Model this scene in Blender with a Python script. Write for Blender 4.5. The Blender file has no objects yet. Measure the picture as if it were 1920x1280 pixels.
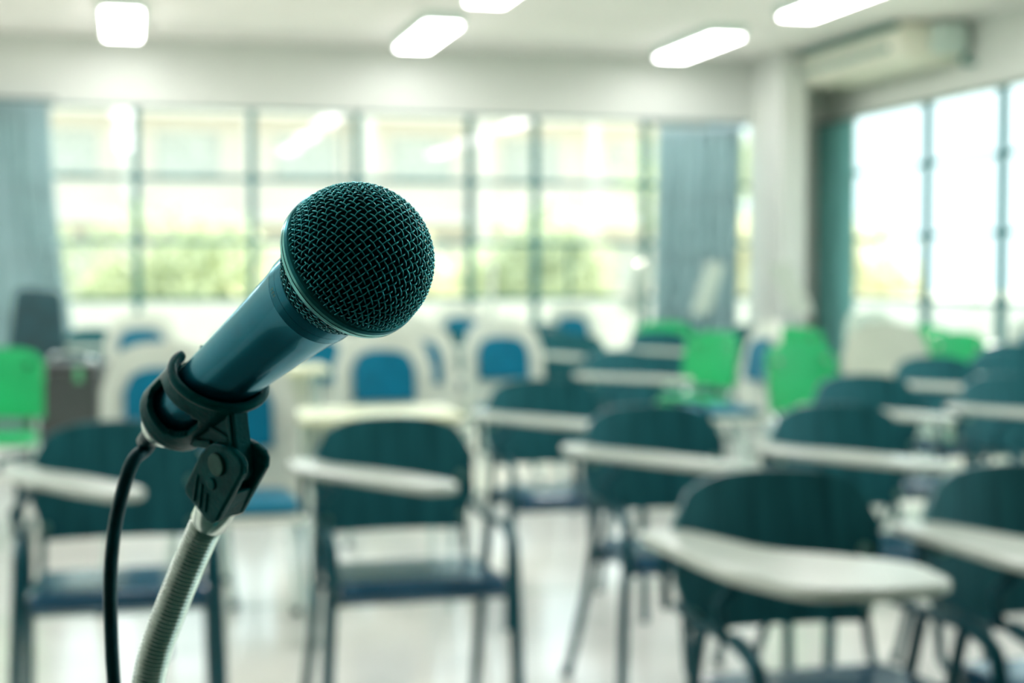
import bpy, bmesh, math, random
from mathutils import Vector, Matrix
random.seed(7)
PI = math.pi
S = bpy.context.scene
COL = S.collection
R = math.radians

# ---------------------------------------------------------------- camera
cam_data = bpy.data.cameras.new('camera')
cam = bpy.data.objects.new('camera', cam_data); COL.objects.link(cam)
cam.location = (0, 0, 1.2)
cam.rotation_euler = (R(90 - 2.699), 0, R(-14.4))
cam_data.sensor_width = 36
cam_data.lens = 52.5
cam_data.clip_start = 0.02
cam_data.clip_end = 300
cam_data.dof.use_dof = True
cam_data.dof.focus_distance = 0.470
cam_data.dof.aperture_fstop = 9.0
S.camera = cam

# ---------------------------------------------------------------- world, light, exposure
w = bpy.data.worlds.new('sky'); S.world = w; w.use_nodes = True
wn = w.node_tree; wn.nodes.clear()
wo = wn.nodes.new('ShaderNodeOutputWorld'); wb = wn.nodes.new('ShaderNodeBackground')
wb.inputs[0].default_value = (0.76, 0.97, 1.0, 1); wb.inputs[1].default_value = .70
wn.links.new(wb.outputs[0], wo.inputs[0])
sd = bpy.data.lights.new('sun', 'SUN'); sd.energy = 3.0; sd.angle = R(1.5); sd.color = (1.0, 0.97, 0.80)
sun = bpy.data.objects.new('sun', sd); COL.objects.link(sun)
sun.rotation_euler = (R(64), 0, R(152)); sun.location = (8, 20, 14)
LAMP = 6.1
S.view_settings.view_transform = 'Standard'
S.view_settings.look = 'None'
S.view_settings.gamma = 1
S.view_settings.exposure = 1.8
S.view_settings.use_curve_mapping = False
try:
    S.cycles.max_bounces = 10
    S.cycles.diffuse_bounces = 5
    S.cycles.transparent_max_bounces = 16
    S.cycles.caustics_reflective = False
    S.cycles.caustics_refractive = False
except Exception:
    pass

# ---------------------------------------------------------------- materials
def mat(name, col, rough=.5, metal=0, coat=0, emis=None, estr=0, noise=0, nscale=8, bump=0, bscale=60, stretch=None, trans=0, spec=.5, tint=None):
    m = bpy.data.materials.new(name); m.use_nodes = True
    nt = m.node_tree; b = nt.nodes['Principled BSDF']
    b.inputs['Base Color'].default_value = (*col, 1)
    b.inputs['Roughness'].default_value = rough
    b.inputs['Metallic'].default_value = metal
    b.inputs['Coat Weight'].default_value = coat
    b.inputs['Specular IOR Level'].default_value = spec
    if tint:
        b.inputs['Specular Tint'].default_value = (*tint, 1); b.inputs['Coat Tint'].default_value = (.75, .95, 1, 1)
    if emis:
        b.inputs['Emission Color'].default_value = (*emis, 1)
        b.inputs['Emission Strength'].default_value = estr
    tc = nt.nodes.new('ShaderNodeTexCoord')
    mp = nt.nodes.new('ShaderNodeMapping'); nt.links.new(tc.outputs['Object'], mp.inputs[0])
    if stretch: mp.inputs['Scale'].default_value = stretch
    if noise:
        n = nt.nodes.new('ShaderNodeTexNoise'); n.inputs['Scale'].default_value = nscale; n.inputs['Detail'].default_value = 4
        nt.links.new(mp.outputs[0], n.inputs['Vector'])
        r = nt.nodes.new('ShaderNodeValToRGB')
        r.color_ramp.elements[0].position = .3; r.color_ramp.elements[1].position = .7
        r.color_ramp.elements[0].color = (*[c * (1 - noise) for c in col], 1)
        r.color_ramp.elements[1].color = (*[min(1, c * (1 + noise)) for c in col], 1)
        nt.links.new(n.outputs['Fac'], r.inputs[0]); nt.links.new(r.outputs[0], b.inputs['Base Color'])
    if bump:
        n2 = nt.nodes.new('ShaderNodeTexNoise'); n2.inputs['Scale'].default_value = bscale; n2.inputs['Detail'].default_value = 3
        nt.links.new(mp.outputs[0], n2.inputs['Vector'])
        bp = nt.nodes.new('ShaderNodeBump'); bp.inputs['Strength'].default_value = bump; bp.inputs['Distance'].default_value = .002
        nt.links.new(n2.outputs['Fac'], bp.inputs['Height']); nt.links.new(bp.outputs[0], b.inputs['Normal'])
    if trans:
        t = nt.nodes.new('ShaderNodeBsdfTranslucent'); t.inputs[0].default_value = (*col, 1)
        mx = nt.nodes.new('ShaderNodeMixShader'); mx.inputs[0].default_value = trans
        nt.links.new(b.outputs[0], mx.inputs[1]); nt.links.new(t.outputs[0], mx.inputs[2])
        nt.links.new(mx.outputs[0], nt.nodes['Material Output'].inputs[0])
    return m

M = {}
M['wall'] = mat('painted_wall', (.60, .625, .585), .7, noise=.03, nscale=2, bump=.1)
M['ceiling'] = mat('ceiling_paint', (.86, .81, .79), .8, noise=.03, nscale=1.5)
M['frame'] = mat('window_metal', (.012, .14, .15), .4, noise=.15)
M['dark_tube'] = mat('dark_tube', (.002, .05, .065), .4, spec=.35, tint=(.35, .88, 1.0), noise=.2, nscale=20)
M['plywood'] = mat('dark_laminate', (.013, .088, .100), .34, tint=(.35, .88, 1.0), noise=.4, nscale=5, stretch=(9, 1, .6))
M['seat'] = mat('navy_seat', (.010, .06, .11), .22, tint=(.6,.85,1.0), coat=.3, noise=.2)
M['tablet'] = mat('cream_laminate', (.49, .56, .49), .22, noise=.04, nscale=6)
M['tablet_yellow'] = mat('pale_wood_laminate', (.74, .78, .50), .18, noise=.06, nscale=6)
M['bolt'] = mat('steel_bolt', (.22, .42, .36), .3, metal=.6)
M['shell'] = mat('cream_plastic', (.60, .66, .56), .28, noise=.05)
M['cushion'] = mat('teal_blue_vinyl', (.0, .125, .21), .45, tint=(.3,.9,1), noise=.15, nscale=14, bump=.2)
M['green'] = mat('green_plastic', (.012, .50, .17), .35, noise=.1, trans=.25)
M['chrome'] = mat('chrome_tube', (.62, .74, .72), .16, metal=1, noise=.05)
M['curtain'] = mat('curtain_cloth', (.33, .48, .50), .85, noise=.12, nscale=30, stretch=(1, 1, .1), trans=.3)
M['curtain_teal'] = mat('teal_curtain_cloth', (.20, .50, .48), .85, noise=.12, nscale=30, stretch=(1, 1, .1), trans=.25)
M['ac'] = mat('air_conditioner_plastic', (.80, .78, .66), .4, noise=.03)
M['ac_dark'] = mat('air_slot', (.05, .22, .19), .6, noise=.1)
M['diffuser'] = mat('lamp_diffuser', (.9, .9, .9), .5, emis=(1.0, .965, .965), estr=LAMP)
M['lamp_body'] = mat('lamp_housing', (.55, .66, .60), .4, noise=.05)
M['floor'] = mat('polished_floor', (.65, .67, .62), .13, noise=.07, nscale=3)
M['wall_dimmed'] = mat('dimmed_front_teal', (.08, .17, .16), .7, noise=.1)  # front wall tone, dark so that less light returns to the microphone
M['dark_absorber'] = mat('absorber', (.012, .06, .05), .5, noise=.2)  # dark colour of the added front panel and floor layer
M['lamp_off'] = mat('lamp_diffuser_off', (.5, .56, .52), .4, noise=.03)
M['joint'] = mat('floor_joint', (.20, .34, .27), .5, noise=.1)
M['white_out'] = mat('white_parapet', (.93, .9, .86), .8, noise=.03)
M['paving'] = mat('paving', (.6, .66, .55), .8, noise=.1)
M['lawn'] = mat('lawn', (.62, .60, .45), .9, noise=.3, nscale=1.2)
M['leaf'] = mat('leaf', (.64, .69, .48), .5, noise=.5, nscale=1.7, trans=.45)
M['leaf2'] = mat('yellow_leaf', (.88, .82, .55), .5, noise=.5, nscale=1.7, trans=.45)
M['bark'] = mat('bark', (.10, .12, .07), .9, noise=.3)
M['facade'] = mat('pale_facade', (.86, .78, .72), .8, noise=.04)
M['facade_dark'] = mat('facade_glass', (.62, .62, .58), .2, noise=.2)
M['black_bag'] = mat('dark_nylon', (.004, .05, .062), .5, noise=.3, bump=.4)
M['brown'] = mat('dark_brown_vinyl', (.035, .045, .045), .4, noise=.2)
# microphone
M['mic_body'] = mat('blue_lacquer', (.006, .20, .29), .26, metal=.75, coat=.4, tint=(.6,.95,1), noise=.06, nscale=90)
M['mic_band'] = mat('grille_band', (.012, .20, .23), .30, metal=.5, tint=(.35, .88, 1.0), noise=.12, nscale=400, bump=.05, bscale=900)
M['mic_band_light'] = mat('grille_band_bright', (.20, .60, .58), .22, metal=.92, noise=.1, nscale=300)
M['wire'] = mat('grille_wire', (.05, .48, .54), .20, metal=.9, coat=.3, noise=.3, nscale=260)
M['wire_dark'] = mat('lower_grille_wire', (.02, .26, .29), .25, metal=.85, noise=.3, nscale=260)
M['foam'] = mat('grille_foam', (.0015, .020, .024), .95, noise=.2, nscale=600, spec=.1)
M['groove'] = mat('dark_groove', (.001, .010, .012), .6)
M['print'] = mat('grey_print', (.22, .55, .55), .5)
M['clip'] = mat('clip_rubber', (.0, .125, .135), .34, spec=.14, tint=(.35, .88, 1.0), noise=.25, nscale=120, bump=.15, bscale=700)
M['screw'] = mat('clip_screw', (.03, .13, .11), .35, metal=.5, noise=.2, nscale=200)
M['neck_steel'] = mat('gooseneck_steel', (.74, .86, .80), .18, metal=1, noise=.08, nscale=200)
M['cable'] = mat('cable_rubber', (.003, .05, .065), .36, tint=(.35, .88, 1.0), noise=.3, nscale=90, bump=.2, bscale=300)

# thin window glass: mostly transparent with a fresnel reflection
g = bpy.data.materials.new('window_glass'); g.use_nodes = True; nt = g.node_tree; nt.nodes.clear()
o_ = nt.nodes.new('ShaderNodeOutputMaterial'); tr = nt.nodes.new('ShaderNodeBsdfTransparent'); tr.inputs[0].default_value = (.985, .99, .985, 1)
gl = nt.nodes.new('ShaderNodeBsdfGlossy'); gl.inputs['Roughness'].default_value = .02
lw = nt.nodes.new('ShaderNodeLayerWeight'); lw.inputs[0].default_value = .5
pw = nt.nodes.new('ShaderNodeMath'); pw.operation = 'POWER'; pw.inputs[1].default_value = 5; nt.links.new(lw.outputs['Facing'], pw.inputs[0])
fr = nt.nodes.new('ShaderNodeMath'); fr.operation = 'MULTIPLY_ADD'; fr.inputs[1].default_value = .9; fr.inputs[2].default_value = .04; nt.links.new(pw.outputs[0], fr.inputs[0])
mx = nt.nodes.new('ShaderNodeMixShader')
nt.links.new(fr.outputs[0], mx.inputs[0]); nt.links.new(tr.outputs[0], mx.inputs[1]); nt.links.new(gl.outputs[0], mx.inputs[2]); nt.links.new(mx.outputs[0], o_.inputs[0])
M['glass'] = g

# ---------------------------------------------------------------- mesh helpers
class MB:
    def __init__(s): s.v = []; s.f = []
    def add(s, vs, fs):
        n = len(s.v); s.v += [tuple(v) for v in vs]; s.f += [tuple(i + n for i in f) for f in fs]; return s
    def box(s, x0, x1, y0, y1, z0, z1):
        vs = [(x, y, z) for z in (z0, z1) for y in (y0, y1) for x in (x0, x1)]
        return s.add(vs, [(0, 2, 3, 1), (4, 5, 7, 6), (0, 1, 5, 4), (2, 6, 7, 3), (0, 4, 6, 2), (1, 3, 7, 5)])
    def tube(s, pts, r, n=10, cap=True):
        pts = [Vector(p) for p in pts]; k = len(pts)
        rr = r if isinstance(r, (list, tuple)) else [r] * k
        tans = []
        for i in range(k):
            a = pts[max(i - 1, 0)]; b = pts[min(i + 1, k - 1)]
            tans.append((b - a).normalized())
        t0 = tans[0]; up = Vector((0, 0, 1)) if abs(t0.z) < .9 else Vector((1, 0, 0))
        u = t0.cross(up).normalized(); vs = []
        for i in range(k):
            t = tans[i]; u = (u - t * u.dot(t)).normalized(); w_ = t.cross(u)
            for j in range(n):
                a = 2 * PI * j / n
                vs.append(pts[i] + (u * math.cos(a) + w_ * math.sin(a)) * rr[i])
        fs = [(i * n + j, i * n + (j + 1) % n, (i + 1) * n + (j + 1) % n, (i + 1) * n + j) for i in range(k - 1) for j in range(n)]
        if cap:
            fs.append(tuple(reversed(range(n)))); fs.append(tuple((k - 1) * n + j for j in range(n)))
        return s.add(vs, fs)
    def lathe(s, prof, n=64, cap=True):
        vs = [(r * math.cos(2 * PI * j / n), r * math.sin(2 * PI * j / n), z) for z, r in prof for j in range(n)]
        k = len(prof)
        fs = [(i * n + j, i * n + (j + 1) % n, (i + 1) * n + (j + 1) % n, (i + 1) * n + j) for i in range(k - 1) for j in range(n)]
        if cap:
            fs.append(tuple(reversed(range(n)))); fs.append(tuple((k - 1) * n + j for j in range(n)))
        return s.add(vs, fs)
    def prism(s, pts, fmap):
        """pts 2D outline, fmap(u, v, side) -> 3D for side 0/1"""
        n = len(pts)
        vs = [fmap(u, v, 0) for u, v in pts] + [fmap(u, v, 1) for u, v in pts]
        fs = [tuple(range(n)), tuple(reversed(range(n, 2 * n)))] + [((i + 1) % n, i, n + i, n + (i + 1) % n) for i in range(n)]
        return s.add(vs, fs)
    def build(s, name, m, parent=None, smooth=False, bevel=0, seg=2, sub=0):
        me = bpy.data.meshes.new(name)
        me.from_pydata(s.v, [], s.f); me.validate()
        bm = bmesh.new(); bm.from_mesh(me); bmesh.ops.recalc_face_normals(bm, faces=bm.faces); bm.to_mesh(me); bm.free()
        me.materials.append(m)
        if smooth:
            for p in me.polygons: p.use_smooth = True
        o = bpy.data.objects.new(name, me); COL.objects.link(o)
        if parent: o.parent = parent
        if bevel:
            b = o.modifiers.new('bevel', 'BEVEL'); b.width = bevel; b.segments = seg; b.limit_method = 'ANGLE'; b.angle_limit = R(35)
        if sub:
            q = o.modifiers.new('sub', 'SUBSURF'); q.levels = sub; q.render_levels = sub
        return o

def smooth_angle(o, deg=35):
    for p in o.data.polygons: p.use_smooth = True
    try:
        o.data.set_sharp_from_angle(angle=R(deg))
    except Exception:
        pass
    return o

def empty(name, loc=(0, 0, 0), rz=0):
    o = bpy.data.objects.new(name, None); COL.objects.link(o); o.location = loc; o.rotation_euler = (0, 0, rz); o.empty_display_size = .1
    return o
def tag(o, label, cat, group=None, kind=None):
    if label: o['label'] = label
    if cat: o['category'] = cat
    if group: o['group'] = group
    if kind: o['kind'] = kind
    return o
def struct(o, label=None, cat=None):
    o['kind'] = 'structure'
    if label: o['label'] = label
    if cat: o['category'] = cat
    return o
CH = {}
def kids(o):
    return [c for c in bpy.data.objects if c.parent == o]
def copy_tree(root):
    r = root.copy(); COL.objects.link(r)
    for ch in kids(root):
        c = ch.copy(); COL.objects.link(c); c.parent = r
        for g2 in kids(ch):
            d = g2.copy(); COL.objects.link(d); d.parent = c
    return r
def smooth_path(pts, n=8):
    """Catmull-Rom through pts"""
    P = [Vector(p) for p in pts]; out = []
    for i in range(len(P) - 1):
        p0 = P[max(i - 1, 0)]; p1 = P[i]; p2 = P[i + 1]; p3 = P[min(i + 2, len(P) - 1)]
        for k in range(n):
            t = k / n
            out.append(.5 * ((2 * p1) + (p2 - p0) * t + (2 * p0 - 5 * p1 + 4 * p2 - p3) * t * t + (3 * p1 - p0 - 3 * p2 + p3) * t ** 3))
    out.append(P[-1]); return out
def rounded(pts, r, n=5):
    out = []; k = len(pts)
    for i in range(k):
        p0 = Vector(pts[i - 1]); p = Vector(pts[i]); p1 = Vector(pts[(i + 1) % k])
        a = (p0 - p); b = (p1 - p); d = min(r, a.length * .45, b.length * .45)
        A = p + a.normalized() * d; B = p + b.normalized() * d
        for j in range(n + 1):
            t = j / n; q = A * (1 - t) ** 2 + p * 2 * t * (1 - t) + B * t * t
            out.append((q.x, q.y))
    return out

# ================================================================ ROOM
X0, X1, Y0, Y1, H = -3.6, 5.87, -2.5, 11.95, 3.0
T = .2
struct(MB().box(X0 - T, X1 + T, Y0 - T, Y1 + T, -.15, 0).build('floor', M['floor']), 'pale glossy classroom floor', 'floor')
struct(MB().box(X0, X1, 5.345, 5.365, -.002, .0015).build('trim_1', M['joint']), 'thin dark joint line across the pale floor', 'floor joint')
struct(MB().box(X0 - T, X1 + T, Y0 - T, Y1 + T, H, H + .2).build('ceiling', M['ceiling']), 'cream painted ceiling', 'ceiling')
ZS, ZT = .52, 2.48
# back wall, opening X -3.0 .. 5.17
mb = MB()
mb.box(X0 - T, X1 + T, Y1, Y1 + T, 0, ZS); mb.box(X0 - T, X1 + T, Y1, Y1 + T, ZT, H)
mb.box(X0 - T, -3.0, Y1, Y1 + T, ZS, ZT); mb.box(5.25, X1 + T, Y1, Y1 + T, ZS, ZT)
struct(mb.build('wall_back', M['wall']), 'pale green wall above and below the long back window', 'wall')
mb = MB()
mb.box(X1, X1 + T, Y0, Y1, 0, ZS); mb.box(X1, X1 + T, Y0, Y1, ZT + .02, H)
mb.box(X1, X1 + T, Y0, -1.6, ZS, ZT + .02); mb.box(X1, X1 + T, 11.75, Y1, ZS, ZT + .02)
struct(mb.build('wall_right', M['wall']), 'pale green wall around the right hand window', 'wall')
struct(MB().box(X0 - T, X0, Y0, Y1, 0, H).build('wall_left', M['wall']), 'pale green left wall outside the view', 'wall')
struct(MB().box(X0 - T, X1 + T, Y0 - T, Y0, 0, H).build('wall_front', M['wall_dimmed']), 'wall behind the speaker, coloured dark to dim the front fill', 'wall')  # shade of the camera side is put into this wall colour
struct(MB().box(5.16, 5.39, 11.3, 11.95, 0, H).build('trim_2', M['wall'], bevel=.01), 'square pale green column standing near the room corner', 'column')
struct(MB().box(X0, 5.17, 11.93, 11.95, 0, .1).build('baseboard_back', M['joint']))
struct(MB().box(5.85, 5.87, Y0, Y1, 0, .1).build('baseboard_right', M['joint']))

struct(MB().box(-3.5, 5.75, Y0, Y0 + .04, .25, 2.85).build('trim_3', M['dark_absorber']), 'dark green chalkboard added unseen behind the speaker to dim reflections', 'absorber')  # unseen dark panel, added to darken what the microphone reflects
struct(MB().box(X0 + .02, X1 - .02, Y0 + .02, 1.2, .0005, .012).build('trim_4', M['dark_absorber']), 'dark carpet added unseen on the front floor to cut bounced light', 'sheet')  # unseen dark layer, added to weaken fill light from the floor
def window(name, label, axis, xs, zs, fixed, extra=()):
    """axis 'x': window in the plane Y=fixed running along X; 'y': plane X=fixed running along Y"""
    root = empty(name, (xs[0], fixed, zs[0]) if axis == 'x' else (fixed, xs[0], zs[0]))
    struct(root, label, 'window')
    ox, oz = xs[0], zs[0]
    def bx(a0, a1, z0, z1, d0, d1, nm, m):
        mb = MB()
        if axis == 'x': mb.box(a0 - ox, a1 - ox, d0, d1, z0 - oz, z1 - oz)
        else: mb.box(d0, d1, a0 - ox, a1 - ox, z0 - oz, z1 - oz)
        return mb.build(nm, m, root)
    for i, x in enumerate(xs):
        bx(x - .028, x + .028, zs[0], zs[-1], .05, .11, 'mullion', M['frame'])
    for z in zs:
        bx(xs[0], xs[-1], z - .018, z + .018, .055, .10, 'rail', M['frame'])
    for i in range(len(xs) - 1):
        for j in range(len(zs) - 1):
            bx(xs[i] + .028, xs[i + 1] - .028, zs[j] + .018, zs[j + 1] - .018, .074, .080, 'pane', M['glass'])
    for (x, z0, z1, t) in extra:
        bx(x - t, x + t, z0, z1, .045, .052, 'sash_bar', M['frame'])
    return root
window('window_1', 'long dark framed grid window across the back wall', 'x',
       [-3.0, -1.85, -.90, .07, .96, 1.80, 2.73, 3.287, 4.25, 5.25], [.52, .975, 1.43, 1.93, 2.48], Y1,
       [(3.572, .99, 1.43, .012), (1.69, 1.43, 2.46, .01)])
window('window_2', 'dark framed grid window along the right wall', 'y',
       [11.75, 10.35, 9.33, 8.3, 7.27, 6.24, 5.2, 4.2, 3.2, 2.3, 1.4, .4, -.6, -1.6][::-1], [.52, .97, 1.47, 2.02, 2.50], X1)

# curtains ------------------------------------------------------
def curtain(name, label, top, bot, z0, z1, plane, axis, waves, m, swoop=0, group=None):
    nx, nz = waves * 10, 26
    root = empty(name, ((bot[0] + bot[1]) / 2, plane, z0) if axis == 'x' else (plane, (bot[0] + bot[1]) / 2, z0))
    ctr = (bot[0] + bot[1]) / 2
    vs = []; fs = []
    for k in range(nz + 1):
        t = k / nz; e = t ** 1.6 if swoop else t
        a0 = top[0] + (bot[0] - top[0]) * e; a1 = top[1] + (bot[1] - top[1]) * e
        for i in range(nx + 1):
            u = i / nx
            a = a0 + (a1 - a0) * u - ctr
            d = -.05 + .04 * math.sin(2 * PI * waves * u + .5 * math.sin(3 * t)) * (.6 + .4 * t) + .012 * math.sin(2 * PI * waves * 2.3 * u + 1)
            if swoop: d += .03 * math.sin(2 * PI * 2.2 * (u - .5 * t))
            z = z1 + (z0 - z1) * t - z0
            vs.append((a, d, z) if axis == 'x' else (d, a, z))
    for k in range(nz):
        for i in range(nx):
            p = k * (nx + 1) + i; fs.append((p, p + 1, p + nx + 2, p + nx + 1))
    c = MB().add(vs, fs).build('cloth', m, root, smooth=True)
    sm = c.modifiers.new('thick', 'SOLIDIFY'); sm.thickness = .004
    a0, a1 = top[0] - ctr - .05, top[1] - ctr + .05
    pts = [(a0, -.05, z1 - z0 + .02), (a1, -.05, z1 - z0 + .02)] if axis == 'x' else [(-.05, a0, z1 - z0 + .02), (-.05, a1, z1 - z0 + .02)]
    MB().tube(pts, .012, 8).build('curtain_rail', M['dark_tube'], root)
    tag(root, label, 'curtain', group)
    return root
curtain('curtain', 'grey teal curtain at the far left swept aside towards its foot', (-1.55, -.56), (-1.5, -.30), .01, 2.46, 11.84, 'x', 9, M['curtain'], 1)
curtain('curtain', 'grey blue curtain hanging straight between back window and column', (4.28, 5.03), (4.24, 4.99), .01, 2.40, 11.84, 'x', 8, M['curtain'])
curtain('curtain', 'green teal curtain at the corner end of the right wall', (11.28, 11.90), (11.28, 11.90), .01, 2.44, 5.84, 'y', 6, M['curtain_teal'])

# ceiling lamps -------------------------------------------------
def lamp():
    root = empty('ceiling_light', (0, 0, 0))
    # local z 0 = underside of the fitting
    o = MB().add([(-.15, -.64, .085), (.15, -.64, .085), (.15, .64, .085), (-.15, .64, .085), (-.13, -.615, .012), (.13, -.615, .012), (.13, .615, .012), (-.13, .615, .012)],
             [(0, 1, 2, 3), (7, 6, 5, 4), (0, 4, 5, 1), (1, 5, 6, 2), (2, 6, 7, 3), (3, 7, 4, 0)]).build('housing', M['lamp_body'], root)
    MB().prism(rounded([(-.122, -.605), (.122, -.605), (.122, .605), (-.122, .605)], .03), lambda u, v, s: (u, v, 0 if s == 0 else .0115)).build('diffuser', M['diffuser'], root)
    return root
lp = lamp(); first = True
lamp_label = {(-.02, 10.93): 'white ceiling light above the left part of the back window, nearly square to view',
              (2.16, 10.93): 'slanting white ceiling light above the microphone head near the back wall',
              (4.29, 10.93): 'slanting white ceiling light above the right end of the back window',
              (2.25, 8.87): 'white ceiling light cut by the top edge, middle of the picture',
              (4.43, 8.87): 'long white ceiling light at the top edge left of the air conditioner'}
ROWN = {6.8: 'third row from the back window', 4.7: 'fourth row from the back window', 2.6: 'row in front of the speaker', .5: 'row over the speaker'}
COLN = ['by the left wall', 'left of the middle', 'right of the middle', 'by the right wall']
lp_off = None
for y in (10.93, 8.87, 6.8, 4.7, 2.6, .5):
    for q, x in enumerate((-2.2, -.02, 2.16 if y > 10 else 2.25, 4.29 if y > 10 else 4.43)):
        if y < 1:
            if lp_off is None:
                lp_off = copy_tree(lp)
                for c in kids(lp_off):
                    if c.name.startswith('diffuser'):
                        c.data = c.data.copy(); c.data.materials[0] = M['lamp_off']
                o = lp_off
            else: o = copy_tree(lp_off)
        else:
            o = lp if first else copy_tree(lp); first = False
        o.location = (x, y, 2.915)
        lab = lamp_label.get((x, y)) or (('lit' if y > 1 else 'unlit') + ' ceiling light outside the picture, ' + (ROWN.get(y) or ('above the back window' if y > 10 else 'second row from the back window')) + ', ' + COLN[q])
        tag(o, lab if len(lab.split()) < 17 else lab.replace('outside the picture, ', ''), 'ceiling light', 'rectangular ceiling lights in rows')

# air conditioner -------------------------------------------------
ac = tag(empty('air_conditioner', (5.87, 10.54, 2.71)), 'cream air conditioner under the ceiling above the right window', 'air conditioner')
prof = rounded([(-.5, .05), (-.42, .0), (-.02, .0), (-.02, .27), (-.5, .27), (-.54, .19)], .04)
MB().prism(prof, lambda u, v, s: (u, -.82 if s == 0 else .82, v)).build('casing', M['ac'], ac, bevel=.01)
MB().box(-.552, -.515, -.66, .76, .085, .125).build('air_outlet', M['ac_dark'], ac)
MB().box(-.548, -.485, -.80, .80, .222, .258).build('air_intake', M['ac_dark'], ac)
for k in range(3):
    MB().box(-.556, -.550, -.66, .76, .088 + .013 * k, .092 + .013 * k).build('louvre', M['ac'], ac)
MB().box(-.50, -.01, -.835, -.821, .02, .25).build('end_cap', M['ac'], ac, bevel=.006)
MB().tube([(-.05, -.9, .28), (-.05, -.9, -.03), (-.03, -1.0, -.03)], .02, 8).build('pipe', M['ac_dark'], ac)
MB().box(-.30, -.06, -.98, -.84, .04, .26).build('shadow_block', M['lamp_body'], ac, bevel=.02)  # grey block standing in for the soft shadow beside the unit

# ================================================================ OUTSIDE
struct(MB().box(-60, 90, Y1 + .2, 90, -.3, -.12).build('ground', M['lawn']), 'sunlit lawn outside the windows', 'ground')
struct(MB().box(X1 + .2, 90, -40, Y1 + .2, -.3, -.12).build('ground', M['lawn']), 'sunlit lawn beside the right hand windows', 'ground')
tag(MB().box(-12, 11.0, 13.6, 13.75, -.12, .93).build('parapet', M['white_out']), 'white parapet wall outside the back window', 'wall')
tag(MB().box(8.4, 8.55, -8, 13.6, -.12, .91).build('parapet', M['white_out']), 'white parapet wall outside the right window', 'wall')
def building(loc, rz, wdt, hgt, label):
    b = tag(empty('building', loc, rz), label, 'building')
    MB().box(-wdt / 2, wdt / 2, 0, 8, 0, hgt).build('wall', M['facade'], b)
    n = int(wdt / 3.2)
    for fl in range(int(hgt / 3)):
        MB().box(-wdt / 2, wdt / 2, -.9, 0, fl * 3 + 2.7, fl * 3 + 3.0).build('floor_slab', M['facade'], b)
        MB().box(-wdt / 2, wdt / 2, -.9, -.82, fl * 3 + 3.9, fl * 3 + 3.98).build('handrail', M['facade_dark'], b)
        for k in range(n):
            x = -wdt / 2 + (k + .5) * wdt / n
            MB().box(x - .9, x + .9, -.06, .02, fl * 3 + .9, fl * 3 + 2.3).build('window_pane', M['facade_dark'], b)
    for k in range(n + 1):
        x = -wdt / 2 + k * wdt / n
        MB().box(x - .16, x + .16, -1.0, -.7, 0, hgt).build('pillar', M['facade'], b)
    return b
building((0, 44, -.12), 0, 34, 6.0, 'long pale building with balconies far beyond the back window')
building((31, 16, -.12), R(-90), 26, 6.0, 'pale building seen through the right hand window')

def tree(loc, h, rad, m, label, n=1500, trunk=.9, cat='tree'):
    t = tag(empty('garden_tree' if trunk > .6 else 'garden_shrub', loc), label, cat)
    rnd = random.Random(int(loc[0] * 31 + loc[1] * 17))
    vs = []; fs = []
    blobs = [(Vector((rnd.uniform(-.5, .5) * rad, rnd.uniform(-.4, .4) * rad, trunk + (h - trunk) * rnd.uniform(.12, .75))), rad * rnd.uniform(.35, .6)) for _ in range(9)]
    for k in range(n):
        c, r = rnd.choice(blobs)
        d = Vector((rnd.gauss(0, 1), rnd.gauss(0, 1), rnd.gauss(0, 1))).normalized()
        p = c + d * r * rnd.uniform(.75, 1.05); p.z = max(.1, p.z)
        a = Vector((rnd.gauss(0, 1), rnd.gauss(0, 1), rnd.gauss(0, 1))).normalized(); b = a.cross(d).normalized() if abs(a.dot(d)) < .95 else Vector((1, 0, 0))
        a = (a - d * .3).normalized(); s = rnd.uniform(.08, .17)
        i = len(vs); vs += [p, p + a * s + b * s * .35, p + a * 2 * s, p + a * s - b * s * .35]; fs.append((i, i + 1, i + 2, i + 3))
    f = MB().add(vs, fs).build('foliage', m, t); f['kind'] = 'stuff'
    mb = MB(); mb.tube([(0, 0, 0), (.05, 0, trunk * .6), (0, .05, trunk + (h - trunk) * .4)], [.12, .09, .04], 8)
    for k in range(4):
        a = k * 1.6; mb.tube([(.03, 0, trunk * .7), (math.cos(a) * rad * .4, math.sin(a) * rad * .4, trunk + (h - trunk) * .5)], [.05, .02], 6)
    mb.build('trunk', M['bark'], t)
    return t
for i, (x, y, h, r, mm, lb) in enumerate([
        (-2.2, 22, 2.0, 1.6, 'leaf', 'round green shrub outside the window beside the left curtain'),
        (.6, 24, 2.1, 1.9, 'leaf', 'broad green shrub outside the second window bay from the left'),
        (3.0, 20, 1.75, 1.5, 'leaf2', 'yellow green shrub outside behind the microphone handle'),
        (6.2, 23, 2.1, 1.8, 'leaf', 'green shrub outside right of the microphone head'),
        (9.3, 21, 2.0, 1.8, 'leaf2', 'pale yellow shrub outside the right end of the back window'),
        (11.9, 24, 2.3, 2.0, 'leaf2', 'yellow shrub seen in the gap beside the column'),
        (13.2, 17, 2.2, 2.1, 'leaf2', 'yellow green shrub outside the right window nearest the corner'),
        (14.2, 13.2, 2.2, 2.1, 'leaf2', 'large yellow green shrub outside the middle of the right window'),
        (14.0, 9.4, 2.1, 2.0, 'leaf', 'green shrub outside the right edge of the picture')]):
    tree((x, y, -.12), h, r, M[mm], lb, 4200, .25, 'shrub')
for i, (x, y, h, r, lb) in enumerate([
        (-6, 31, 5.2, 2.2, 'tall green tree far outside behind the left curtain'),
        (13.5, 34, 4.6, 2.0, 'tall green tree far outside beside the pale building'),
        (22, 20, 4.5, 2.2, 'tall tree far outside the right window')]):
    tree((x, y, -.12), h, r, M['leaf'], lb, 5000, 1.6)

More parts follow.
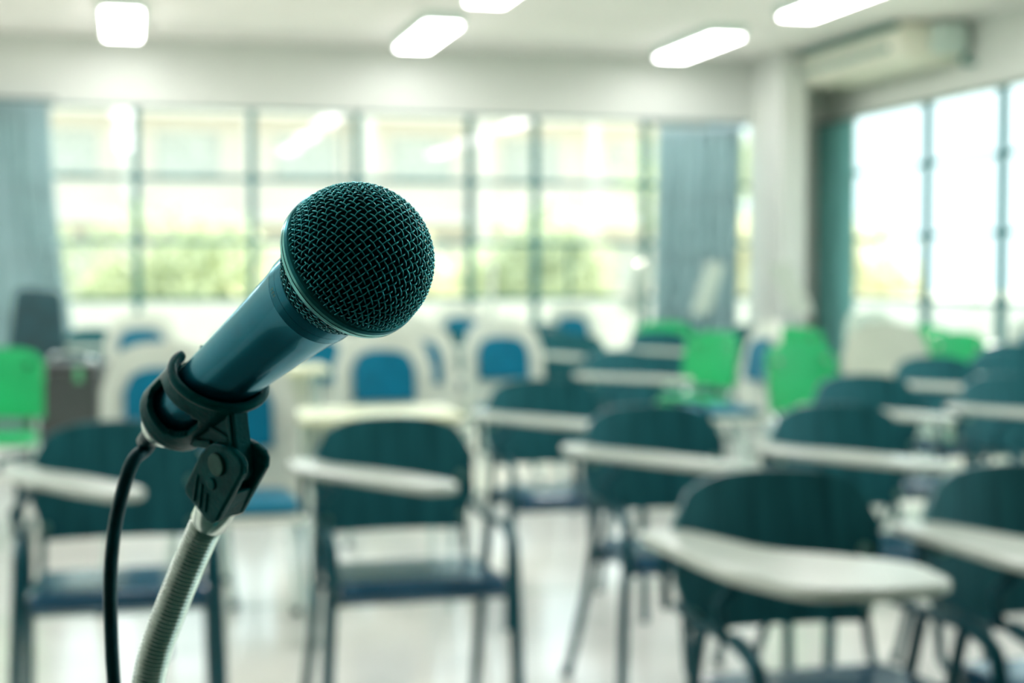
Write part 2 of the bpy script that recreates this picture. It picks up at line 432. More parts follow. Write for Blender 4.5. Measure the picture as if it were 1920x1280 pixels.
# ================================================================ CHAIRS
def back_outline(w_, z0, z1, arch, n=16, flare=0):
    pts = [(-w_ / 2 + flare, z0)]
    pts.append((-w_ / 2, z0 + .10))
    for k in range(n + 1):
        a = PI - PI * k / n
        c, s = math.cos(a), math.sin(a)
        pts.append((w_ / 2 * math.copysign(abs(c) ** .72, c), z1 - arch + arch * abs(s) ** .9))
    pts.append((w_ / 2, z0 + .10)); pts.append((w_ / 2 - flare, z0))
    return pts
def curved_panel(outline, y, curve, thick, half, lean=0, zref=0):
    """panel whose outline is in x,z; ribs in x so it can bow; returns an MB"""
    mb = MB(); xs = [i / 12 * 2 - 1 for i in range(13)]
    # resample: for every x column find z low/high of the outline
    def span(x):
        zs = []
        n = len(outline)
        for i in range(n):
            (xa, za), (xb, zb) = outline[i], outline[(i + 1) % n]
            if (xa - x) * (xb - x) <= 0 and xa != xb:
                t = (x - xa) / (xb - xa); zs.append(za + (zb - za) * t)
        return (min(zs), max(zs)) if zs else (zref, zref)
    cols = []
    for q in xs:
        x = q * half * .998
        lo, hi = span(x)
        cols.append([(x, y - curve * (q * q) + lean * (lo + (hi - lo) * k / 5 - zref), lo + (hi - lo) * k / 5) for k in range(6)])
    vs = []; fs = []
    for s in (0, 1):
        for c in cols:
            for (x, yy, z) in c: vs.append((x, yy + s * thick, z))
    nx = len(cols); nz = 6
    def I(s, i, k): return s * nx * nz + i * nz + k
    for i in range(nx - 1):
        for k in range(nz - 1):
            fs.append((I(0, i, k), I(0, i + 1, k), I(0, i + 1, k + 1), I(0, i, k + 1)))
            fs.append((I(1, i, k), I(1, i, k + 1), I(1, i + 1, k + 1), I(1, i + 1, k)))
        fs.append((I(0, i, 0), I(1, i, 0), I(1, i + 1, 0), I(0, i + 1, 0)))
        fs.append((I(0, i, nz - 1), I(0, i + 1, nz - 1), I(1, i + 1, nz - 1), I(1, i, nz - 1)))
    for k in range(nz - 1):
        fs.append((I(0, 0, k), I(0, 0, k + 1), I(1, 0, k + 1), I(1, 0, k)))
        fs.append((I(0, nx - 1, k), I(1, nx - 1, k), I(1, nx - 1, k + 1), I(0, nx - 1, k + 1)))
    return mb.add(vs, fs)

NARROW = [(-.29, .20), (-.205, .20), (-.19, .08), (-.08, -.05), (.01, -.2), (.065, -.31), (.055, -.375), (-.015, -.39), (-.10, -.27), (-.24, -.04), (-.285, .05)]
BROAD = [(-.295, .21), (-.20, .21), (-.165, .12), (-.12, -.03), (.01, -.14), (.075, -.22), (.06, -.375), (-.05, -.40), (-.21, -.375), (-.275, -.20)]
def tablet_mb(outline, z, thick=.022):
    return MB().prism(rounded(outline, .05, 5), lambda u, v, s: (u, v, z if s == 0 else z - thick))

def lecture_chair(kind='narrow', lift=False):
    """dark bow-backed tablet arm chair; sitter faces -Y; origin on the floor under the seat; backrest plane at y=+.22"""
    root = empty('lecture_chair')
    st = M['dark_tube']
    MB().prism(rounded([(-.21, -.27), (.21, -.27), (.20, .12), (-.20, .12)], .05), lambda u, v, s: (u, v, (.452 if s == 0 else .405) - .045 * (v + .27))).build('seat', M['seat'], root, bevel=.012)
    ol = back_outline(.44, .50, .805, .105, flare=.015)
    b = curved_panel(ol, .22, .035, .014, .22, .12, .65).build('backrest', M['plywood'], root)
    smooth_angle(b, 40)
    for sx in (-1, 1):
        for z in (.535, .645):
            MB().tube([(sx * .185, .160 + .12 * (z - .65) + .03, z), (sx * .185, .176 + .12 * (z - .65), z)], .011, 10).build('bolt', M['bolt'], root)
        x = sx * .225
        MB().tube(smooth_path([(x + sx * .015, -.235, .0), (x + sx * .01, -.235, .25), (x, -.235, .49), (x, -.20, .545), (x, -.13, .56)], 4), .0155, 8).build('leg', st, root)
        MB().tube(smooth_path([(x + sx * .015, .27, .0), (x, .12, .30), (x, .03, .545)], 4), .0135, 8).build('leg', st, root)
        MB().tube([(x, -.13, .56), (x, .03, .552), (x * .97, .17, .555)], .011, 8).build('side_rail', st, root)
        MB().tube([(sx * .19, .10, .385), (sx * .195, .17, .43), (sx * .19, .205, .56), (sx * .185, .232, .70)], .010, 8).build('back_upright', st, root)
        for yy, xx in ((-.235, x + sx * .015), (.27, x + sx * .015)):
            MB().tube([(xx, yy, 0), (xx, yy, .03)], .015, 8).build('foot_cap', st, root)
    MB().tube([(-.225, -.20, .396), (.225, -.20, .396)], .010, 8).build('cross_bar', st, root)
    MB().tube([(-.225, .10, .378), (.225, .10, .378)], .010, 8).build('cross_bar', st, root)
    if lift:
        MB().prism(rounded([(-.02, -.22), (.17, -.24), (.19, .22), (.0, .20)], .05), lambda u, v, s: (-.28 + (.0 if s == 0 else .026), .12 - u - v * .35, 1.06 - v * .9)).build('tablet', M['tablet'], root, bevel=.006)
        MB().tube([(-.25, -.02, .56), (-.265, .0, .70), (-.265, .05, .86)], .010, 8).build('tablet_arm', st, root)
    else:
        tb = tablet_mb(NARROW if kind == 'narrow' else BROAD, .70)
        tb.build('tablet', M['tablet'], root, bevel=.007)
        MB().tube([(-.235, -.10, .555), (-.245, -.10, .62), (-.20, -.12, .673)], .011, 8).build('tablet_arm', st, root)
        MB().tube([(-.245, .16, .555), (-.25, .16, .673)], .010, 8).build('tablet_arm', st, root)
    return root

def blue_chair():
    """cream shell chair with blue padded back and seat"""
    root = empty('padded_chair')
    ol = back_outline(.46, .40, .93, .19)
    b = curved_panel(ol, .20, .04, .022, .23, .14, .6).build('back_shell', M['shell'], root); smooth_angle(b, 40)
    ol = back_outline(.29, .60, .835, .09, flare=-.01)
    c = curved_panel(ol, .165, .02, .03, .145, .14, .6).build('back_cushion', M['cushion'], root, bevel=.006); smooth_angle(c, 50)
    MB().prism(rounded([(-.22, -.25), (.22, -.25), (.21, .17), (-.21, .17)], .07), lambda u, v, s: (u, v, .425 if s == 0 else .40)).build('seat_shell', M['shell'], root, bevel=.008)
    MB().prism(rounded([(-.20, -.24), (.20, -.24), (.19, .14), (-.19, .14)], .07), lambda u, v, s: (u, v, .465 if s == 0 else .425)).build('seat_cushion', M['cushion'], root, bevel=.014)
    for sx in (-1, 1):
        MB().tube([(sx * .23, -.24, 0), (sx * .19, -.18, .405)], .012, 8).build('leg', M['chrome'], root)
        MB().tube([(sx * .23, .24, 0), (sx * .19, .14, .405)], .012, 8).build('leg', M['chrome'], root)
        for yy in (-.24, .24):
            MB().tube([(sx * .23, yy, 0), (sx * .228, yy * .99, .03)], .016, 8).build('foot_cap', M['dark_tube'], root)
    MB().tube([(-.2, .16, .41), (-.18, .205, .52)], .011, 8).build('back_bracket', M['chrome'], root)
    MB().tube([(.2, .16, .41), (.18, .205, .52)], .011, 8).build('back_bracket', M['chrome'], root)
    return root

def green_chair():
    root = empty('plastic_chair')
    ol = back_outline(.46, .51, .84, .07)
    b = curved_panel(ol, .20, .05, .012, .23, .16, .6).build('backrest', M['green'], root); smooth_angle(b, 40)
    MB().prism(rounded([(-.22, -.25), (.22, -.25), (.20, .18), (-.20, .18)], .07), lambda u, v, s: (u, v, .455 if s == 0 else .425)).build('seat', M['green'], root, bevel=.01)
    for sx in (-1, 1):
        MB().tube([(sx * .23, -.24, 0), (sx * .20, -.2, .43)], .011, 8).build('leg', M['chrome'], root)
        MB().tube(smooth_path([(sx * .23, .28, 0), (sx * .20, .15, .40), (sx * .19, .20, .53), (sx * .18, .235, .72)], 4), .011, 8).build('leg', M['chrome'], root)
        MB().tube([(sx * .16, .170, .76), (sx * .16, .214, .76)], .014, 10).build('rivet', M['chrome'], root)
        for yy in (-.24, .28):
            MB().tube([(sx * .23, yy, 0), (sx * .2295, yy * .995, .03)], .015, 8).build('foot_cap', M['dark_tube'], root)
    MB().tube([(-.2, -.19, .417), (.2, -.19, .417)], .010, 8).build('cross_bar', M['chrome'], root)
    return root

PROTO = {}
MAKE = {'narrow': lambda: lecture_chair('narrow'), 'broad': lambda: lecture_chair('broad'), 'lift': lambda: lecture_chair('narrow', True),
        'blue': blue_chair, 'green': green_chair}
GROUP = {'narrow': 'dark tablet arm chairs in rows', 'broad': 'dark tablet arm chairs in rows', 'lift': 'dark tablet arm chairs in rows',
         'blue': 'cream chairs with blue cushions', 'green': 'green plastic chairs'}
def put(kind, xb, yb, label, rz=0):
    """xb, yb: floor point under the backrest, rz degrees"""
    if kind in PROTO: o = copy_tree(PROTO[kind])
    else: o = PROTO[kind] = MAKE[kind]()
    a = R(rz)
    o.rotation_euler = (0, 0, a)
    o.location = (xb + .22 * math.sin(a), yb - .22 * math.cos(a), 0)
    tag(o, label, 'chair', GROUP[kind])
    return o
L = 'dark bow-backed lecture chair '
put('narrow', -.03, 4.07, L + 'with cream tablet behind the microphone cable')
put('narrow', .69, 4.00, L + 'in the middle, in front of the cream desk')
put('narrow', 1.49, 4.16, L + 'right of centre beside the bright aisle')
put('narrow', 2.03, 4.05, L + 'right of the aisle, second chair back from the right foreground')
put('broad', 1.235, 2.73, L + 'with broad curved tablet, largest in the right foreground')
put('broad', 1.755, 2.69, L + 'with tablet cut off by the right picture edge')
put('narrow', 2.72, 5.19, L + 'in front of the large green chair on the right')
put('narrow', 3.25, 5.05, L + 'with long tablet reaching the right edge behind the front rows')
put('narrow', 1.46, 5.25, L + 'half hidden behind the chair right of centre')
put('narrow', 3.62, 6.22, L + 'below the low green backs on the far right', 0)
put('narrow', 4.20, 6.55, L + 'at the right edge, in the third row back')
put('narrow', 3.40, 9.35, L + 'alone left of the aisle at mid depth, below green backs')
put('narrow', 4.72, 7.3, L + 'under the right window, in front of the small green back')
put('narrow', .75, 10.2, L + 'far back, just left of the microphone handle')
put('narrow', 2.38, 7.1, L + 'in the cluttered middle, behind the cream desk row', 12)
put('narrow', 2.70, 9.0, L + 'far back below the two bright tablets right of the microphone', -15)
put('narrow', 2.08, 10.2, L + 'in the last row close to the back window, centre', 8)
put('narrow', 3.05, 10.95, L + 'in the last row against the back window', 20)
put('narrow', 1.52, 10.7, L + 'in the last row just right of the microphone head', -10)
put('narrow', -.25, 10.75, L + 'far back left, standing beside the left curtain', 30)
put('lift', 2.8, 10.35, L + 'with grey tablet raised against the back window', -20)
put('lift', 4.2, 11.1, L + 'with white tablet raised in front of the straight curtain', -60)
put('lift', 4.48, 10.3, L + 'with tall cream tablet raised beside the column', -65)
put('lift', 4.95, 10.95, L + 'with dark raised arm in front of the column', 55)

B_ = 'cream shell chair with blue cushion '
put('blue', 1.14, 6.86, B_ + 'centred below the microphone head')
put('blue', 2.02, 8.10, B_ + 'right of the microphone, facing straight ahead')
put('blue', .124, 5.80, B_ + 'left of the microphone handle')
put('blue', .33, 5.19, B_ + 'behind the microphone clip')
put('blue', 1.47, 7.85, B_ + 'peeping right behind the centred one')
put('blue', .97, 8.05, B_ + 'peeping left behind the centred one')
put('blue', 3.37, 7.55, B_ + 'turned sideways at the end of the aisle', -92)
put('blue', 5.30, 7.9, B_ + 'cut off by the right picture edge')
put('blue', 5.08, 9.6, B_ + 'far back in front of the corner curtain', 10)
put('blue', 1.68, 9.35, B_ + 'far back just right of the microphone head', 5)
put('blue', .08, 9.8, B_ + 'far back on the left beneath the window')
put('blue', 3.93, 7.25, B_ + 'seen from behind among the green chairs', 150)

for xx, rr_, ll in ((1.20, 0, 'against the back window behind the microphone head'), (1.93, 4, 'against the back window at its middle'), (2.55, -8, 'against the back window right of its middle'), (3.45, 15, 'against the back window below the straight curtain')):
    put('blue', xx, 11.55, B_ + ll, rr_)
G_ = 'bright green plastic chair '
put('green', -.62, 7.4, G_ + 'at the left edge of the picture')
put('green', 3.22, 6.85, G_ + 'with large back right of the aisle', 18)
put('green', 3.42, 8.38, G_ + 'left of the sideways blue cushion chair', -70)
put('green', 4.62, 8.42, G_ + 'right of the cream shell, under the right window', 20)
put('green', 5.1, 8.95, G_ + 'with low rounded back under the right window', 5)
put('green', 3.70, 10.1, G_ + 'far back below the raised white tablet', 10)
put('green', 4.15, 8.95, G_ + 'pale in the light behind the large green back', -15)
put('green', 4.74, 7.93, G_ + 'behind the dark chairs on the far right', 12)
put('green', -.85, 6.55, G_ + 'low at the left edge, mostly out of the picture', 0)

# cream desk ------------------------------------------------------
def desk(x, y, label, rz=0, wd=.62, dp=.42, z=.70):
    d = tag(empty('student_desk', (x, y, 0), R(rz)), label, 'desk', 'small cream desks')
    MB().prism(rounded([(-wd / 2, -dp / 2), (wd / 2, -dp / 2), (wd / 2, dp / 2), (-wd / 2, dp / 2)], .04), lambda u, v, s: (u, v, z if s == 0 else z - .025)).build('desktop', M['tablet_yellow'], d, bevel=.006)
    MB().box(-wd / 2 + .05, wd / 2 - .05, dp / 2 - .06, dp / 2 - .04, z - .28, z - .025).build('modesty_panel', M['shell'], d)
    for sx in (-1, 1):
        for sy in (-1, 1):
            MB().tube([(sx * (wd / 2 - .05), sy * (dp / 2 - .05), 0), (sx * (wd / 2 - .05), sy * (dp / 2 - .05), z - .02)], .012, 8).build('leg', M['chrome'], d)
    return d
desk(.85, 5.28, 'pale yellow desk below the centred blue cushion chair', 0, .58)
desk(.60, 6.65, 'cream desk just right of the blue cushion chair behind the handle', 0, .5, .4, .78)

# dark things beside the left curtain ----------------------------
t = tag(empty('office_chair', (-.50, 9.3, 0), R(8)), 'high-backed dark chair in front of the left curtain', 'chair')
MB().prism(rounded([(-.19, .62), (.17, .60), (.14, 1.08), (-.13, 1.10)], .05), lambda u, v, s: (u, .20 + .1 * (v - .6) + (.07 if s else 0), v)).build('backrest', M['black_bag'], t, bevel=.015)
MB().prism(rounded([(-.24, -.25), (.24, -.25), (.22, .22), (-.22, .22)], .08), lambda u, v, s: (u, v, .50 if s == 0 else .42)).build('seat', M['brown'], t, bevel=.015)
MB().tube([(0, .18, .44), (0, .30, .52), (0, .30, .75)], .02, 8).build('back_bar', M['chrome'], t)
MB().tube([(0, 0, .10), (0, 0, .43)], .03, 10).build('gas_column', M['chrome'], t)
for k in range(5):
    a = 2 * PI * k / 5 + .3
    l = MB().tube([(0, 0, .12), (math.cos(a) * .28, math.sin(a) * .28, .075)], [.025, .016], 8).build('base_arm', M['dark_tube'], t)
    MB().tube([(math.cos(a) * .28 - .01, math.sin(a) * .28, .03), (math.cos(a) * .28 + .025, math.sin(a) * .28, .03)], .03, 12).build('castor', M['dark_tube'], l)
for sx in (-1, 1):
    MB().tube(smooth_path([(sx * .22, .05, .45), (sx * .27, .05, .55), (sx * .27, .0, .66)], 3), .014, 8).build('armrest_post', M['chrome'], t)
    MB().box(sx * .27 - .03, sx * .27 + .03, -.15, .14, .66, .685).build('armrest', M['chrome'], t, bevel=.01)
t = tag(empty('storage_case', (-.33, 8.55, 0), R(-12)), 'dark brown case standing beside the left curtain', 'case')
MB().box(-.19, .19, -.14, .14, .0, .66).build('body', M['brown'], t, bevel=.02)
MB().box(-.20, .20, -.15, .15, .661, .70).build('lid', M['brown'], t, bevel=.015)
MB().tube(smooth_path([(-.08, 0, .70), (-.08, 0, .735), (.08, 0, .735), (.08, 0, .70)], 3), .009, 8).build('handle', M['chrome'], t)
for sx in (-1, 1): MB().box(sx * .1 - .02, sx * .1 + .02, -.158, -.15, .60, .68).build('latch', M['chrome'], t)

# ================================================================ MICROPHONE
C0 = Vector((.0725, .4880, 1.2033))
AX = Vector((.5501, -.1809, -.8152)).normalized(); AZ = Vector((.4533, -.7548, .4734)).normalized()
AX = (AX - AZ * AX.dot(AZ)).normalized(); AY = AZ.cross(AX)
ROT = Matrix((AX, AY, AZ)).transposed()
def frame(name):
    o = empty(name); o.matrix_world = Matrix.Translation(C0) @ ROT.to_4x4(); return o
mic = tag(frame('microphone'), 'dark teal handheld microphone with woven wire ball grille, held in the clip', 'microphone')
mm = .001
RS = 25.3 * mm
def sph(n=40):
    pr = []
    for k in range(n + 1):
        a = PI / 2 - (PI / 2) * (k / n) ; pr.append((RS * .93 * math.sin(a), max(RS * .93 * math.cos(a), 1e-5)))
    return pr
MB().lathe(sph() + [(-6 * mm, 22.5 * mm), (-19 * mm, 15.5 * mm)], 64).build('foam_lining', M['foam'], mic, smooth=True)
# woven wire dome: two families, azimuthal equidistant cloth pressed onto the ball
WR = .315 * mm; PITCH = 2.22 * mm; SQ = .965
def surf(u, v, off):
    rho = math.hypot(u, v); th = rho / RS
    if rho < 1e-9: d = Vector((0, 0, 1))
    else: d = Vector((math.sin(th) * u / rho, math.sin(th) * v / rho, math.cos(th)))
    return d * (RS + off)
TH = PI / 2 + .03
mb = MB(); lim = RS * TH; NW = int(lim / PITCH)
rotw = R(4)
for fam in (0, 1):
    for i in range(-NW, NW + 1):
        c = i * PITCH; half = math.sqrt(max(lim * lim - c * c, 0))
        if half < PITCH: continue
        pts = []; step = PITCH / 5; n = int(2 * half / step)
        for k in range(n + 1):
            s = -half + 2 * half * k / n
            ph = PI * s / PITCH + PI * i + (PI if fam else 0) + PI / 2
            q_ = math.sin(ph); off = WR * 1.45 * math.copysign(abs(q_) ** .8, q_)
            # flatten the weave crests a little: more sinuous wires in family 1
            off *= .92 if fam else .60
            u, v = (s, c) if fam == 0 else (c, s)
            uu = u * math.cos(rotw) - v * math.sin(rotw); vv = u * math.sin(rotw) + v * math.cos(rotw)
            pts.append(surf(uu, vv, off))
        mb.tube(pts, WR, 6, cap=False)
gr = mb.build('woven_grille', M['wire'], mic, smooth=True); gr['kind'] = 'stuff'
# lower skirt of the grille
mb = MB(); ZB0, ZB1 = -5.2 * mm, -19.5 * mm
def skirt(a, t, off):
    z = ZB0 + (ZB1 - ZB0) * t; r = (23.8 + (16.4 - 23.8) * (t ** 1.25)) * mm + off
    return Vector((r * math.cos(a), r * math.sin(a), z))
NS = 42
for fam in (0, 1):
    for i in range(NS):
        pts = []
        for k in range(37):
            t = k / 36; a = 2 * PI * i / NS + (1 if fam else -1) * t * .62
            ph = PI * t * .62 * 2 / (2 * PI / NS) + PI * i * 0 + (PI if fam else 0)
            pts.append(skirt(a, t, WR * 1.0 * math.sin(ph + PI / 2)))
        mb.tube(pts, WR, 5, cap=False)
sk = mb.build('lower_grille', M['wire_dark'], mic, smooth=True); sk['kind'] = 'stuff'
# band
band = MB().lathe([(.6 * mm, 23.6 * mm), (.6 * mm, 25.2 * mm), (.2 * mm, 25.9 * mm), (-.4 * mm, 26.25 * mm), (-1.9 * mm, 26.35 * mm), (-1.9 * mm, 25.6 * mm)], 128, cap=False).build('band', M['mic_band'], mic)
smooth_angle(band, 25)
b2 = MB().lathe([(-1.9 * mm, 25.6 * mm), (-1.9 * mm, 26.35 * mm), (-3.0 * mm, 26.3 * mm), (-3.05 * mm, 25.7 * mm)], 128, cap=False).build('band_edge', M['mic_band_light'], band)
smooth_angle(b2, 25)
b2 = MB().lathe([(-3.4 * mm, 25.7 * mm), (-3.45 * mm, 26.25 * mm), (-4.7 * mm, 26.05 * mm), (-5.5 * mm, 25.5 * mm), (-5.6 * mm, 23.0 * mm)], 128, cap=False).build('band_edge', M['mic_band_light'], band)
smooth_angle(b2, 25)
MB().lathe([(-2.9 * mm, 25.85 * mm), (-3.5 * mm, 25.85 * mm)], 128, cap=False).build('band_groove', M['groove'], band)
# collar and handle
o = MB().lathe([(-18.0 * mm, 15.0 * mm), (-18.0 * mm, 17.4 * mm), (-18.5 * mm, 17.7 * mm), (-22.4 * mm, 17.55 * mm), (-22.4 * mm, 17.2 * mm), (-22.6 * mm, 17.2 * mm)], 96, cap=False).build('collar', M['mic_body'], mic)
smooth_angle(o, 30)
prof = [(-22.6 * mm, 17.2 * mm), (-22.6 * mm, 17.5 * mm), (-26 * mm, 17.35 * mm), (-26 * mm, 17.25 * mm), (-26.15 * mm, 17.25 * mm), (-26.15 * mm, 17.35 * mm)]
for k in range(1, 21):
    t = k / 20; prof.append(((-26.2 - 97.8 * t) * mm, (17.3 - 6.6 * t ** .70) * mm))
prof += [(-125.2 * mm, 10.2 * mm), (-125.4 * mm, 8.5 * mm)]
h = smooth_angle(MB().lathe(prof, 96).build('handle', M['mic_body'], mic), 25)
# little printed marks on the collar (worn letters, not legible)
for i, (da, ln) in enumerate(((0, 1.6), (4.5, 1.6), (8.5, 1.2))):
    a0 = R(-122 + da); mb = MB(); vs = []
    for zz, rr in ((-23.6, 17.50), (-23.6 - ln, 17.44)):
        for q in range(3):
            a = a0 + R(2.4) * q / 2; vs.append((rr * mm * 1.002 * math.cos(a), rr * mm * 1.002 * math.sin(a), zz * mm))
    vs2 = [(x * .994, y * .994, z) for x, y, z in vs]
    MB().add(vs + vs2, [(0, 1, 4, 3), (1, 2, 5, 4), (6, 9, 10, 7), (7, 10, 11, 8), (0, 3, 9, 6), (2, 8, 11, 5), (0, 6, 7, 1), (1, 7, 8, 2), (3, 4, 10, 9), (4, 5, 11, 10)]).build('printed_mark', M['print'], h)
# connector at the tail
cn = smooth_angle(MB().lathe([(-125.3 * mm, 8.3 * mm), (-131 * mm, 8.2 * mm), (-131.5 * mm, 7.7 * mm), (-132 * mm, 7.7 * mm), (-132.5 * mm, 8.2 * mm), (-135 * mm, 8.0 * mm), (-136.5 * mm, 6.4 * mm)], 48).build('connector', M['neck_steel'], mic), 30)

# ================================================================ STAND (clip, fork, gooseneck, pole, base)
def L2W(p): return C0 + ROT @ Vector(p)
stand = tag(empty('microphone_stand', (.022, .625, 0)), 'steel gooseneck microphone stand with dark swivel clip at its top', 'microphone stand')
clip = frame('clip'); 
def in_frame(o, parent, local=True):
    """keep mic-frame coordinates but parent to parent (located at the stand base)"""
    o.parent = parent
    o.matrix_parent_inverse = Matrix.Identity(4)
    return o
# bake frame coordinates to stand-local coordinates
SO = Vector((.022, .625, 0))
bpy.data.objects.remove(clip)
def F(p): return L2W(p) - SO
def Fmb(mb):
    mb.v = [tuple(F(v)) for v in mb.v]; return mb
# sleeve: grid with gap and window
NA, NZ = 96, 30
zt, zb = -90 * mm, -121 * mm
OB = 9.0 * mm
gap_c = R(166); gap_h = R(15)
def rin(z): return (17.3 - 5.2 * ((-26.2 * mm - z) / (97.8 * mm)) ** .78) * mm + .5 * mm
vs = []; fs = []; idx = {}
for i in range(NZ + 1):
    t = i / NZ; z = zt + (zb - zt) * t
    for j in range(NA):
        a = 2 * PI * j / NA
        zz = z + OB * math.cos(a) * (1 - t)
        vs.append(((rin(zz) + .9 * mm) * math.cos(a), (rin(zz) + .9 * mm) * math.sin(a), zz))
for i in range(NZ):
    for j in range(NA):
        a = 2 * PI * (j + .5) / NA; d = (a - gap_c + PI) % (2 * PI) - PI
        t = (i + .5) / NZ
        if abs(d) < gap_h * min(1, (.62 - t) * 4): continue
        dd = (a - R(262) + PI) % (2 * PI) - PI
        if (abs(dd) / R(50)) ** 3 + (abs(t - .56) / .27) ** 3 < 1: continue
        fs.append((i * NA + j, i * NA + (j + 1) % NA, (i + 1) * NA + (j + 1) % NA, (i + 1) * NA + j))
def Mbuild(mb, *a, **k): return Fmb(mb).build(*a, **k)
sl = Mbuild(MB().add(vs, fs), 'clip_sleeve', M['clip'], stand, smooth=True)
so = sl.modifiers.new('thick', 'SOLIDIFY'); so.thickness = 2.6 * mm; so.offset = 0
bv = sl.modifiers.new('bevel', 'BEVEL'); bv.width = .7 * mm; bv.segments = 2; bv.limit_method = 'ANGLE'; bv.angle_limit = R(50)
# lip at the mouth: C-shaped bead
pts = []
for k in range(61):
    a = gap_c + gap_h + (2 * PI - 2 * gap_h) * k / 60; r_ = rin(zt) + 1.4 * mm
    pts.append((r_ * math.cos(a), r_ * math.sin(a), zt + OB * math.cos(a)))
in0 = Mbuild(MB().tube(pts, 1.9 * mm, 10), 'clip_lip', M['clip'], sl, smooth=True)
# tail ring of the sleeve
o = Mbuild(MB().lathe([(zb + 3 * mm, rin(zb) + .3 * mm), (zb + 3 * mm, rin(zb) + 2.3 * mm), (zb - 2 * mm, rin(zb) + 2.1 * mm), (zb - 4.5 * mm, rin(zb) + .6 * mm), (zb - 4.5 * mm, 9.6 * mm)], 64, cap=False), 'clip_tail', M['clip'], sl, smooth=True)
# stem and fork. local directions
W = Vector((-.23, -.97, 0)).normalized(); D = Vector((.97, -.23, 0)).normalized(); Z = Vector((0, 0, 1))
def DZ(d, z, wv): return D * d * mm + Z * z * mm + W * wv * mm
ol = rounded([(10.5, -84.5), (16.0, -84.3), (36, -95.5), (37.5, -100), (35, -106), (29, -108.5), (24, -107), (20, -104), (16.4, -114.5), (10.5, -117)], 1.5, 3)
Mbuild(MB().prism(ol, lambda u, v, s: DZ(u, v, 5.0 if s == 0 else -1.4)), 'clip_stem', M['clip'], stand, bevel=.7 * mm)
Mbuild(MB().prism([(15.5, -113.5), (21.5, -103.5), (19.0, -102), (14.5, -109.5)], lambda u, v, s: DZ(u, v, 6.6 if s == 0 else 4.6)), 'stem_rib', M['clip'], stand, bevel=.4 * mm)
Mbuild(MB().prism([(15.3, -85.8), (34.5, -96.8), (33.5, -98.4), (14.5, -88)], lambda u, v, s: DZ(u, v, 5.9 if s == 0 else 4.6)), 'stem_rib', M['clip'], stand, bevel=.4 * mm)
Mbuild(MB().prism([(14.4, -98.4), (22, -92), (22.8, -93.2), (14.6, -100.6)], lambda u, v, s: DZ(u, v, 5.9 if s == 0 else 4.6)), 'stem_rib', M['clip'], stand, bevel=.3 * mm)
gdir = (Z * -.95 + D * .32).normalized(); hdir = gdir.cross(W).normalized()
ol = [(20.4, -101), (21.2, -97.2), (23.8, -93.3), (27.5, -89.6), (31.6, -87.2), (34.6, -87.2), (37.2, -90.0), (45.6, -114.8), (45.2, -118.2), (43.2, -120.4), (30, -125.2), (27.4, -124.2), (21.1, -106.7)]
for s_, (w0, w1) in enumerate(((5.4, 9.0), (-4.9, -1.8))):
    c = Mbuild(MB().prism(ol, lambda u, v, s: DZ(u, v, w0 if s == 0 else w1)), 'fork_cheek', M['clip'], stand, bevel=1.1 * mm, seg=3)
    if s_ == 0:
        Mbuild(MB().tube([DZ(28.6, -99.8, 8.7), DZ(28.6, -99.8, 10.2)], 4.3 * mm, 28), 'screw_head', M['screw'], c, bevel=.5 * mm)
        Mbuild(MB().tube([DZ(33.0, -107.6, 8.8), DZ(33.0, -107.6, 9.8)], 2.4 * mm, 18), 'small_screw', M['clip'], c, bevel=.4 * mm)
        for q, q2 in (((27, -113), (34, -121.5)), ((31, -113), (37.5, -120)), ((35, -112.5), (40, -118))):
            Mbuild(MB().tube([DZ(q[0], q[1], 9.0), DZ(q2[0], q2[1], 9.0)], .7 * mm, 8), 'cheek_rib', M['clip'], c)
ol2 = [(40.3, -101.5), (45.4, -114.8), (44.8, -118), (43.0, -120.0), (30, -124.8), (27.6, -123.8), (24.5, -115), (33, -109)]
Mbuild(MB().prism(ol2, lambda u, v, s: DZ(u, v, 8.2 if s == 0 else -4.2)), 'fork_base', M['clip'], stand, bevel=.9 * mm)
def FK(h_, g_, wv): return D * 33.5 * mm + Z * (-104.5 * mm) + gdir * g_ * mm + W * 1.4 * mm
p0 = FK(0, 12, 0); p1 = FK(0, 27, 0)
Mbuild(MB().tube([p0, FK(0, 25.6, 0), p1], [7.6 * mm, 7.2 * mm, 6.3 * mm], 40), 'neck_collar', M['neck_steel'], stand, smooth=True, bevel=.5 * mm)
start = L2W(FK(0, 24, 0)); sdir = (ROT @ gdir).normalized()
goose = [start, start + sdir * .008]
goose += [Vector(p) for p in ((0.0198, 0.5825, 1.0839), (0.0138, 0.5884, 1.0674), (0.0087, 0.5942, 1.0517), (0.0056, 0.5994, 1.0357), (0.0039, 0.6068, 1.01), (.006, .611, .96), (.014, .619, .88), (.022, .625, .78))]
path = smooth_path(goose, 10)
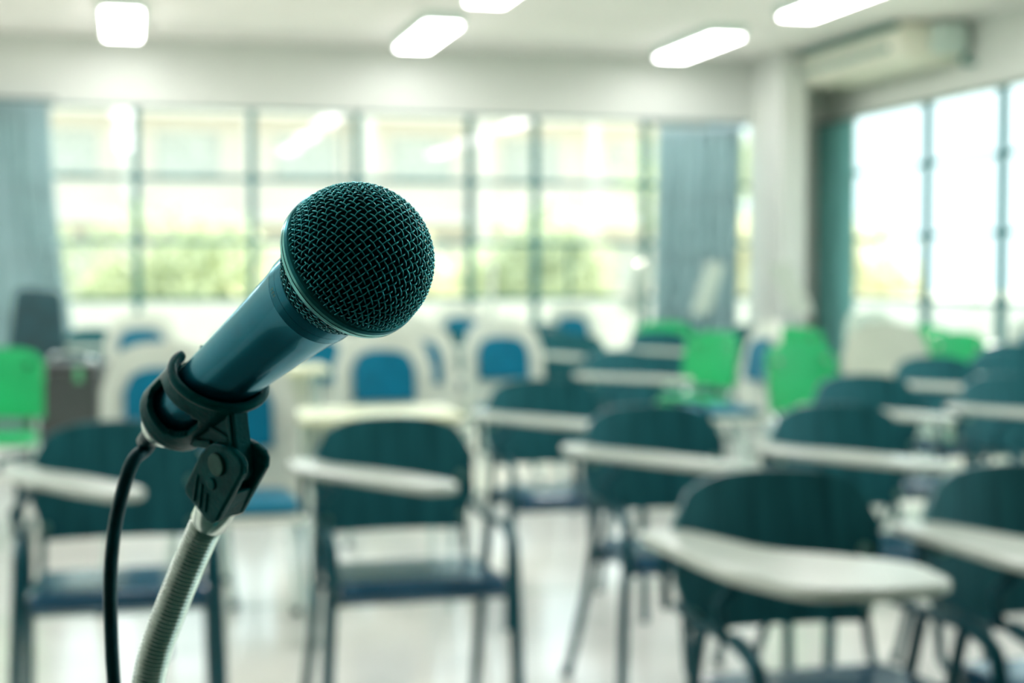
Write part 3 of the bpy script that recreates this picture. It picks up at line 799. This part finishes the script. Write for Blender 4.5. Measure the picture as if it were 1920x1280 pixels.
# resample finely for ribs
STEP = .0002; cum = [0]
for a_, b_ in zip(path[:-1], path[1:]): cum.append(cum[-1] + (b_ - a_).length)
fine = []; seg = 0
for k in range(int(cum[-1] / STEP)):
    d_ = k * STEP
    while cum[seg + 1] < d_: seg += 1
    t_ = (d_ - cum[seg]) / max(cum[seg + 1] - cum[seg], 1e-9)
    fine.append(path[seg].lerp(path[seg + 1], t_))
rr = []; s_acc = 0
for i, p in enumerate(fine):
    if i: s_acc += (p - fine[i - 1]).length
    rr.append((5.75 + .70 * abs(math.sin(PI * s_acc / .0018)) ** .8) * mm)
gn = MB().tube([p - SO for p in fine], rr, 24).build('gooseneck', M['neck_steel'], stand, smooth=True)
MB().tube([(0, 0, .80), (0, 0, .70)], 11 * mm, 24).build('pole_collar', M['clip'], stand, bevel=.001)
MB().tube([(0, 0, .02), (0, 0, .74)], 9 * mm, 24).build('pole', M['neck_steel'], stand, smooth=False)
MB().lathe([(0, .130), (.010, .130), (.018, .115), (.030, .020), (.04, .014)], 64).build('base', M['clip'], stand, smooth=False)

# cable ------------------------------------------------------------
tail = L2W((0, 0, -135.5 * mm)); tdir = -AZ
cab = [tail, tail + tdir * .011 + Vector((0, 0, -.003)), Vector((.0011, .5950, 1.1265))] + [Vector(p) for p in ((-.0026, .5975, 1.1160), (-.0061, .6014, 1.1005), (-.0082, .603, 1.0802), (-.0082, .605, 1.0586), (-.0073, .6057, 1.0348), (-.004, .608, .98), (-.012, .585, .80), (-.07, .53, .5), (-.16, .50, .15), (-.22, .48, .012), (-.32, .36, .006), (-.60, .0, .005), (-1.1, -.3, .005))]
CO = Vector((-.10, .56, 0))
cp = [p - CO for p in smooth_path(cab, 12)]
ct = tag(empty('microphone_cable', CO), 'dark teal cable hanging down from the microphone tail beside the gooseneck', 'cable')
MB().tube(cp, 2.75 * mm, 16).build('cord', M['cable'], ct, smooth=True)
b_pts = [tail - CO + tdir * q * mm for q in (-1, 3, 8, 13)]
MB().tube(b_pts, [5.6 * mm, 5.0 * mm, 4.0 * mm, 3.2 * mm], 20).build('strain_relief', M['cable'], ct, smooth=True)
